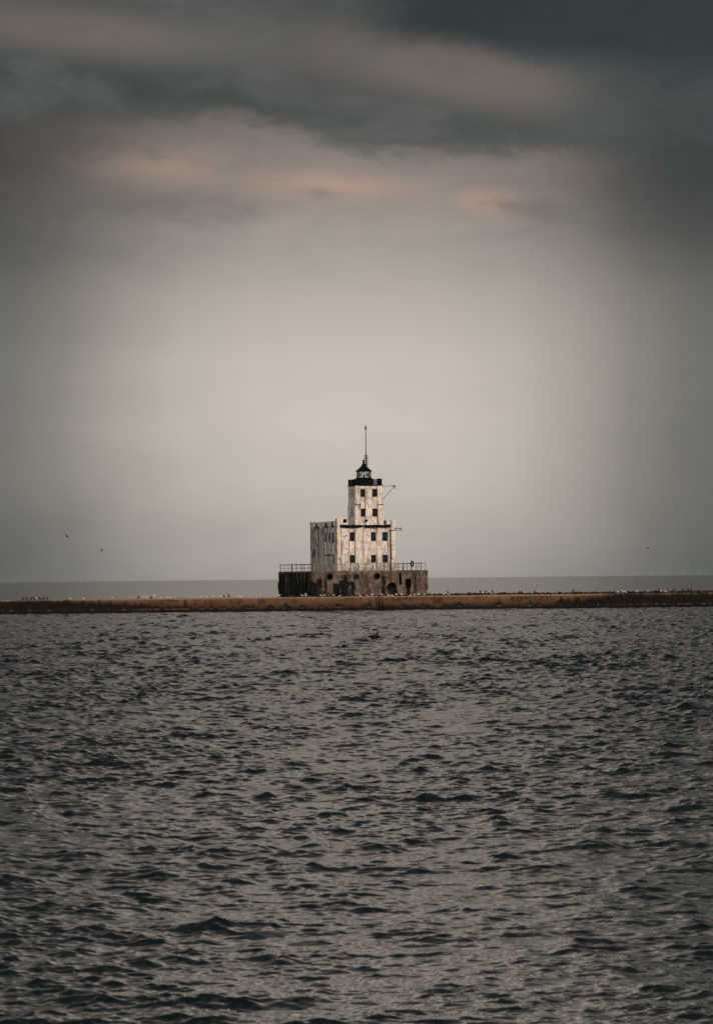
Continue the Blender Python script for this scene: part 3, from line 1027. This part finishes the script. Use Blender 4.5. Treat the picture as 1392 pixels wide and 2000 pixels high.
    mb.bar((du, tv + 0.5, 16.45), (du + 1.95, tv + 0.5, 18.60), 0.035)
    mb.bar((du + 1.55, tv + 0.5, 18.64), (du + 2.1, tv + 0.5, 18.66), 0.065)
    dv = mb.build('davit', M['iron'], root)
    MB().ball((du + 2.0, tv + 0.5, 18.50), 0.13, 1, (1, 0.5, 1.2)).bar((du + 2.0, tv + 0.5, 18.4), (du + 2.0, tv + 0.5, 18.12), 0.05).build('pulley', M['black'], dv)
    return root


# ------------------------------------------------------------------ birds
def ring(c, rx, rz, n=8, tilt=0.0):
    """oval ring round a spine point, in the plane across x"""
    out = []
    for t in np.linspace(0, 2 * math.pi, n + 1)[:-1]:
        y, z = rx * math.cos(t), rz * math.sin(t)
        out.append((c[0] - z * math.sin(tilt), c[1] + y, c[2] + z * math.cos(tilt)))
    return out


def bird_mesh(name, spine, slots, mats, legs=None, wings=None):
    """one continuous body lofted along the spine; slots give the material of each stretch"""
    mb = MB()
    fs = mb.loft([ring((s[0], 0, s[1]), s[2], s[3], 8, s[4]) for s in spine])
    nseg = len(spine) - 1
    for i in range(nseg):
        for k in range(8):
            f = fs[i * 8 + k]
            f.material_index = slots[i](k) if callable(slots[i]) else slots[i]
    for (a, b, r_, mi) in (legs or []):
        mb.mi = mi
        mb.bar(a, b, r_, 5)
    for (pts, mi) in (wings or []):
        mb.mi = mi
        th = 0.014
        up = [[(p[0], p[1], p[2] + th) for p in row] + [(p[0], p[1], p[2] - th) for p in reversed(row)] for row in pts]
        mb.loft(up)
    me_o = mb.build(name, mats, None, True)
    me = me_o.data
    bpy.data.objects.remove(me_o)
    return me


def make_bird_meshes():
    W = [M['white'], M['grey'], M['dark'], M['bill']]
    wing = lambda k: 1 if k in (0, 1, 2, 3) else 0      # upper half grey, underside white
    gull_sp = [(-0.30, 0.215, 0.010, 0.008, 0), (-0.22, 0.225, 0.035, 0.018, 0), (-0.12, 0.235, 0.070, 0.060, 0.1), (0.0, 0.240, 0.092, 0.088, 0.15), (0.09, 0.262, 0.080, 0.085, 0.5),
               (0.135, 0.315, 0.050, 0.052, 0.9), (0.150, 0.360, 0.044, 0.046, 0.9), (0.170, 0.395, 0.046, 0.042, 0.4), (0.205, 0.398, 0.030, 0.030, 0), (0.225, 0.390, 0.012, 0.016, 0), (0.268, 0.380, 0.005, 0.007, 0)]
    gsl = [2, 1, wing, wing, 0, 0, 0, 0, 0, 3]
    legs = [((0.0, s * 0.035, 0.16), (0.01, s * 0.035, 0.0), 0.010, 3) for s in (-1, 1)] + [((-0.01, s * 0.035, 0.008), (0.06, s * 0.035, 0.008), 0.014, 3) for s in (-1, 1)]
    B = {}
    B['gull'] = bird_mesh('gull_standing', gull_sp, gsl, W, legs)
    low = [(x, z - 0.135, a, b, t) for (x, z, a, b, t) in gull_sp]
    B['sitting'] = bird_mesh('gull_sitting', low, gsl, W)
    def wings_of(zc, lift, span, chord, mi, tipmi):
        out = []
        for s in (-1, 1):
            rows = []
            for f, ch, sw in ((0.0, 1.0, 0.0), (0.35, 1.0, 0.05), (0.7, 0.7, -0.02), (1.0, 0.15, -0.16)):
                y = s * (0.05 + span * f * math.cos(lift))
                z = zc + span * f * math.sin(lift) * (1 if f < 0.5 else 0.9)
                rows.append([(0.10 * ch + sw, y, z), (-chord * ch + 0.10 * ch + sw, y, z)])
            out.append((rows, mi))
        return out
    B['rising'] = bird_mesh('gull_rising', gull_sp, gsl, W, legs, wings_of(0.29, R(38), 0.50, 0.20, 1, 2))
    D = [M['dark'], M['iron']]
    corm = [(-0.30, 0.10, 0.02, 0.012, 0), (-0.20, 0.17, 0.05, 0.03, 0.5), (-0.10, 0.26, 0.095, 0.085, 0.7), (0.0, 0.36, 0.115, 0.115, 0.9), (0.06, 0.46, 0.090, 0.095, 1.1), (0.08, 0.55, 0.050, 0.055, 1.3),
            (0.09, 0.62, 0.042, 0.042, 1.2), (0.125, 0.665, 0.042, 0.038, 0.4), (0.165, 0.66, 0.026, 0.024, 0), (0.19, 0.652, 0.012, 0.012, 0), (0.25, 0.645, 0.005, 0.006, 0)]
    clegs = [((-0.03, s * 0.05, 0.26), (0.0, s * 0.05, 0.0), 0.018, 0) for s in (-1, 1)] + [((-0.02, s * 0.05, 0.01), (0.08, s * 0.05, 0.01), 0.02, 0) for s in (-1, 1)]
    B['cormorant'] = bird_mesh('cormorant_upright', corm, [0] * 8 + [1, 1], D, clegs)
    hun = [(x * 1.05, z * 0.70, a * 1.25, b * 1.2, t * 0.75) for (x, z, a, b, t) in corm]
    B['hunched'] = bird_mesh('cormorant_hunched', hun, [0] * 8 + [1, 1], D, clegs)
    duck = [(-0.26, 0.10, 0.02, 0.012, 0), (-0.18, 0.085, 0.075, 0.05, 0), (-0.05, 0.07, 0.11, 0.085, 0), (0.08, 0.075, 0.095, 0.085, 0.2), (0.15, 0.14, 0.05, 0.055, 0.9), (0.17, 0.22, 0.042, 0.042, 1.0), (0.19, 0.27, 0.045, 0.042, 0.5), (0.225, 0.275, 0.03, 0.028, 0), (0.30, 0.262, 0.016, 0.010, 0)]
    B['duck'] = bird_mesh('swimming_duck', duck, [0] * 7 + [1], D)
    fl = [(-0.32, 0.0, 0.045, 0.010, 0), (-0.18, 0.0, 0.045, 0.035, 0), (-0.02, 0.0, 0.075, 0.07, 0), (0.12, 0.0, 0.065, 0.06, 0), (0.20, 0.015, 0.040, 0.04, 0), (0.26, 0.02, 0.038, 0.036, 0), (0.30, 0.015, 0.018, 0.016, 0), (0.35, 0.01, 0.005, 0.005, 0)]
    B['flying_wide'] = bird_mesh('bird_flying', fl, [0] * 6 + [1], D, None, wings_of(0.03, R(28), 0.60, 0.21, 0, 0))
    B['flying_up'] = bird_mesh('bird_wings_raised', fl, [0] * 6 + [1], D, None, wings_of(0.03, R(66), 0.55, 0.20, 0, 0))
    return B


ORD = ['first', 'second', 'third', 'fourth', 'fifth', 'sixth', 'seventh', 'eighth', 'ninth', 'tenth', 'eleventh', 'twelfth', 'thirteenth', 'fourteenth', 'fifteenth', 'sixteenth', 'seventeenth', 'eighteenth', 'nineteenth', 'twentieth']


def make_birds():
    B = make_bird_meshes()
    q = random.Random(77)
    whites = [70, 137, 162, 194, 218, 253, 263, 274.5, 279, 284.6, 290.7, 299, 313, 327.5, 331.5, 344, 392, 404, 416, 427.6, 433, 465, 470, 477.4, 485, 506.4, 544.6,
              590, 597, 627.4, 633, 651, 662.6, 703.6, 717, 726, 746, 759.5, 766, 774, 785, 801.7, 809.8, 816.8, 828.7, 844, 866, 876.5, 942.3, 1052.7, 1208, 1215, 1221, 1243.8, 1265.7, 1291.9, 1300]
    pose = {597: 'rising', 263: 'sitting', 162: 'sitting', 290.7: 'sitting', 331.5: 'sitting', 470: 'sitting', 485: 'sitting', 662.6: 'sitting', 703.6: 'sitting', 717: 'sitting', 759.5: 'sitting', 766: 'sitting', 801.7: 'sitting', 1208: 'sitting', 1221: 'sitting', 1300: 'sitting', 327.5: 'sitting', 137: 'sitting', 313: 'sitting'}
    darks = [44, 51, 60.6, 66, 77.4, 84.8, 91.8, 270.5, 294.9, 436.9, 446.5, 874.8, 938.6, 948, 962, 1013.5, 1017.8, 1045, 1119.4, 1286.6, 1317.5, 1334, 1344, 1349.5]

    def drop(name, me, p, rz, label, cat, group, s=1.0):
        o = link(bpy.data.objects.new(name, me))
        o.location = p
        o.rotation_euler = (0, 0, rz)
        o.scale = (s, s, s)
        tag(o, label, cat, group)
        return o
    # counted outwards from landmarks one can see
    L_ = [p for p in whites if p < 543]
    MID = [p for p in whites if 543 < p < 740]
    MIDR = [p for p in whites if 740 < p < 836]
    RR = [p for p in whites if p > 836]
    for p in whites:
        k = pose.get(p, 'gull')
        how = {'gull': 'standing', 'sitting': 'sitting low', 'rising': 'lifting its wings'}[k]
        if p in L_:
            lo = [x for x in L_ if x < 320]
            if p in lo:
                lab = f'white gull {how} on the wall, {ORD[lo.index(p)]} white gull from its left end'
            else:
                hi_ = [x for x in L_ if x >= 320][::-1]
                lab = f'white gull {how} on the wall, {ORD[hi_.index(p)]} white gull left of the pier'
        elif p in MID:
            lab = f'white gull {how} before the pier, {ORD[MID[::-1].index(p)]} white gull left of the ladder'
        elif p in MIDR:
            lab = f'white gull {how} in front of the pier, {ORD[MIDR.index(p)]} white gull right of the ladder'
        else:
            lab = f'white gull {how} on the wall, {ORD[RR.index(p)]} white gull right of the pier'
        z = 1.985 + (0.15 if p > 900 else 0.0)
        s = q.uniform(0.95, 1.15) * (1.45 if p == 299 else 0.92)
        yaw = q.choice((0, math.pi)) + q.uniform(-0.7, 0.7)
        drop('gull', B[k], (wall_x(p), WALL_Y + q.uniform(0.9, 1.3), z), 0.2 if p == 597 else yaw, lab, 'gull', 'white gulls resting along the breakwater wall', s)
    for p in darks:
        k = 'hunched' if p < 100 or p in (270.5, 294.9, 1013.5, 1017.8, 1045) else 'cormorant'
        if p < 100:
            lab = f'dark hunched bird at the left end of the wall, {ORD[darks.index(p)]} from the end'
        elif p < 320:
            lab = {270.5: 'dark hunched bird among white gulls on the left of the wall, left of the other', 294.9: 'dark hunched bird tight beside the tallest white gull on the wall'}[p]
        elif p < 543:
            lab = {436.9: 'dark bird beside a white gull on the wall left of the pier', 446.5: 'taller black bird upright alone on the wall left of the pier'}[p]
        else:
            rr = [x for x in darks if x > 836]
            i = rr.index(p)
            lab = f'dark bird on the wall, {ORD[i]} dark bird right of the pier' if i < 7 else f'dark bird on the wall, {ORD[len(rr) - 1 - i]} dark bird from its right end'
        s = 0.82 if p == 436.9 else q.uniform(0.85, 1.0)
        z = 1.985 + (0.17 if p > 850 else 0.0)
        yaw = q.choice((0, math.pi)) + q.uniform(-0.5, 0.5)
        drop('cormorant', B[k], (wall_x(p), WALL_Y + q.uniform(0.95, 1.3), z), yaw, lab, 'cormorant', 'dark birds resting along the breakwater wall', s)
    for (px, py, yaw, s, lab) in ((377.5, 1251, 0.3, 1.2, 'dark duck swimming on the open lake, farthest left of the row'), (486.5, 1252, 2.6, 0.8, 'smallest dark duck swimming in the middle of the row on the lake'),
                                  (524.5, 1251, 0.2, 1.1, 'dark duck swimming on the lake just right of the smallest duck'), (729.5, 1249, 0.2, 1.75, 'largest dark duck swimming on the lake below the ladder'),
                                  (736.5, 1248, 2.9, 1.2, 'dark duck swimming close against the largest duck'), (776, 1248, 0.1, 1.05, 'dark duck swimming alone on the lake below the right part of the pier')):
        d = CAMZ * F / (-(upright(px, py)[1] + HORIZ - 1000))
        p = world(px, py, d)
        drop('duck', B['duck'], (p.x, p.y, 0.09), yaw, lab, 'duck', 'dark ducks swimming before the wall', s)
    for (px, py, k, rot, lab, s) in ((131.5, 1048, 'flying_wide', (0.5, -0.35, 0.5), 'dark bird flying with wings spread wide, higher of the two at the left', 0.85), (198, 1075, 'flying_up', (0.0, 0.9, 1.2), 'dark bird flying with wings raised, lower of the two at the left', 0.8),
                                     (1265.5, 1072, 'flying_wide', (0.3, 0.3, 2.6), 'small dark bird flying alone in the sky right of the lighthouse', 0.62)):
        o = drop('flying_bird', B[k], world(px, py, 470), 0, lab, 'bird', 'birds flying low over the lake', s)
        o.rotation_euler = rot


# ------------------------------------------------------------------ haze
def make_haze():
    mb = MB()
    h = 25500
    mb.box(-h, h, -h, h, -3.0, 29.5)
    m = bpy.data.materials.new('haze_air')
    m.use_nodes = True
    nt = m.node_tree
    nt.nodes.remove(nt.nodes['Principled BSDF'])
    v = nt.nodes.new('ShaderNodeVolumePrincipled')
    v.inputs['Color'].default_value = (0.48, 0.82, 0.95, 1)
    v.inputs['Density'].default_value = 0.6e-5
    v.inputs['Anisotropy'].default_value = 0.2
    nt.links.new(v.outputs[0], nt.nodes['Material Output'].inputs['Volume'])
    o = mb.build('haze', m)
    tag(o, 'thin cool haze over the lake', 'haze', kind='stuff')


# ------------------------------------------------------------------ assemble
make_materials()
make_world()
make_water()
make_wall()
c = world(608, 1115, 486.5)
corner = (c.x, c.y, 0.0)
make_pier(corner)
make_railing(corner)
make_lighthouse(corner)
make_birds()
make_haze()

cam = bpy.data.cameras.new('camera')
cam.sensor_fit = 'VERTICAL'
cam.sensor_height = 36.0
cam.lens = 36.0 * F / 2000.0
cam.dof.use_dof = True
cam.dof.focus_distance = 480.0
cam.dof.aperture_fstop = 6.0
cam.clip_start = 0.5
cam.clip_end = 60000
co = link(bpy.data.objects.new('camera', cam))
co.location = (0, 0, CAMZ)
co.rotation_mode = 'QUATERNION'
co.rotation_quaternion = (Matrix.Rotation(math.pi / 2 + PITCH, 4, 'X') @ Matrix.Rotation(-ROLL, 4, 'Z')).to_quaternion()
S.camera = co

S.view_settings.view_transform = 'Standard'
S.view_settings.look = 'None'
S.view_settings.use_curve_mapping = False
S.view_settings.exposure = 0.74
S.view_settings.gamma = 1.0
S.cycles.use_denoising = False
S.cycles.sample_clamp_direct = 2.5
S.cycles.sample_clamp_indirect = 2.0
S.cycles.volume_bounces = 0
S.cycles.max_bounces = 6
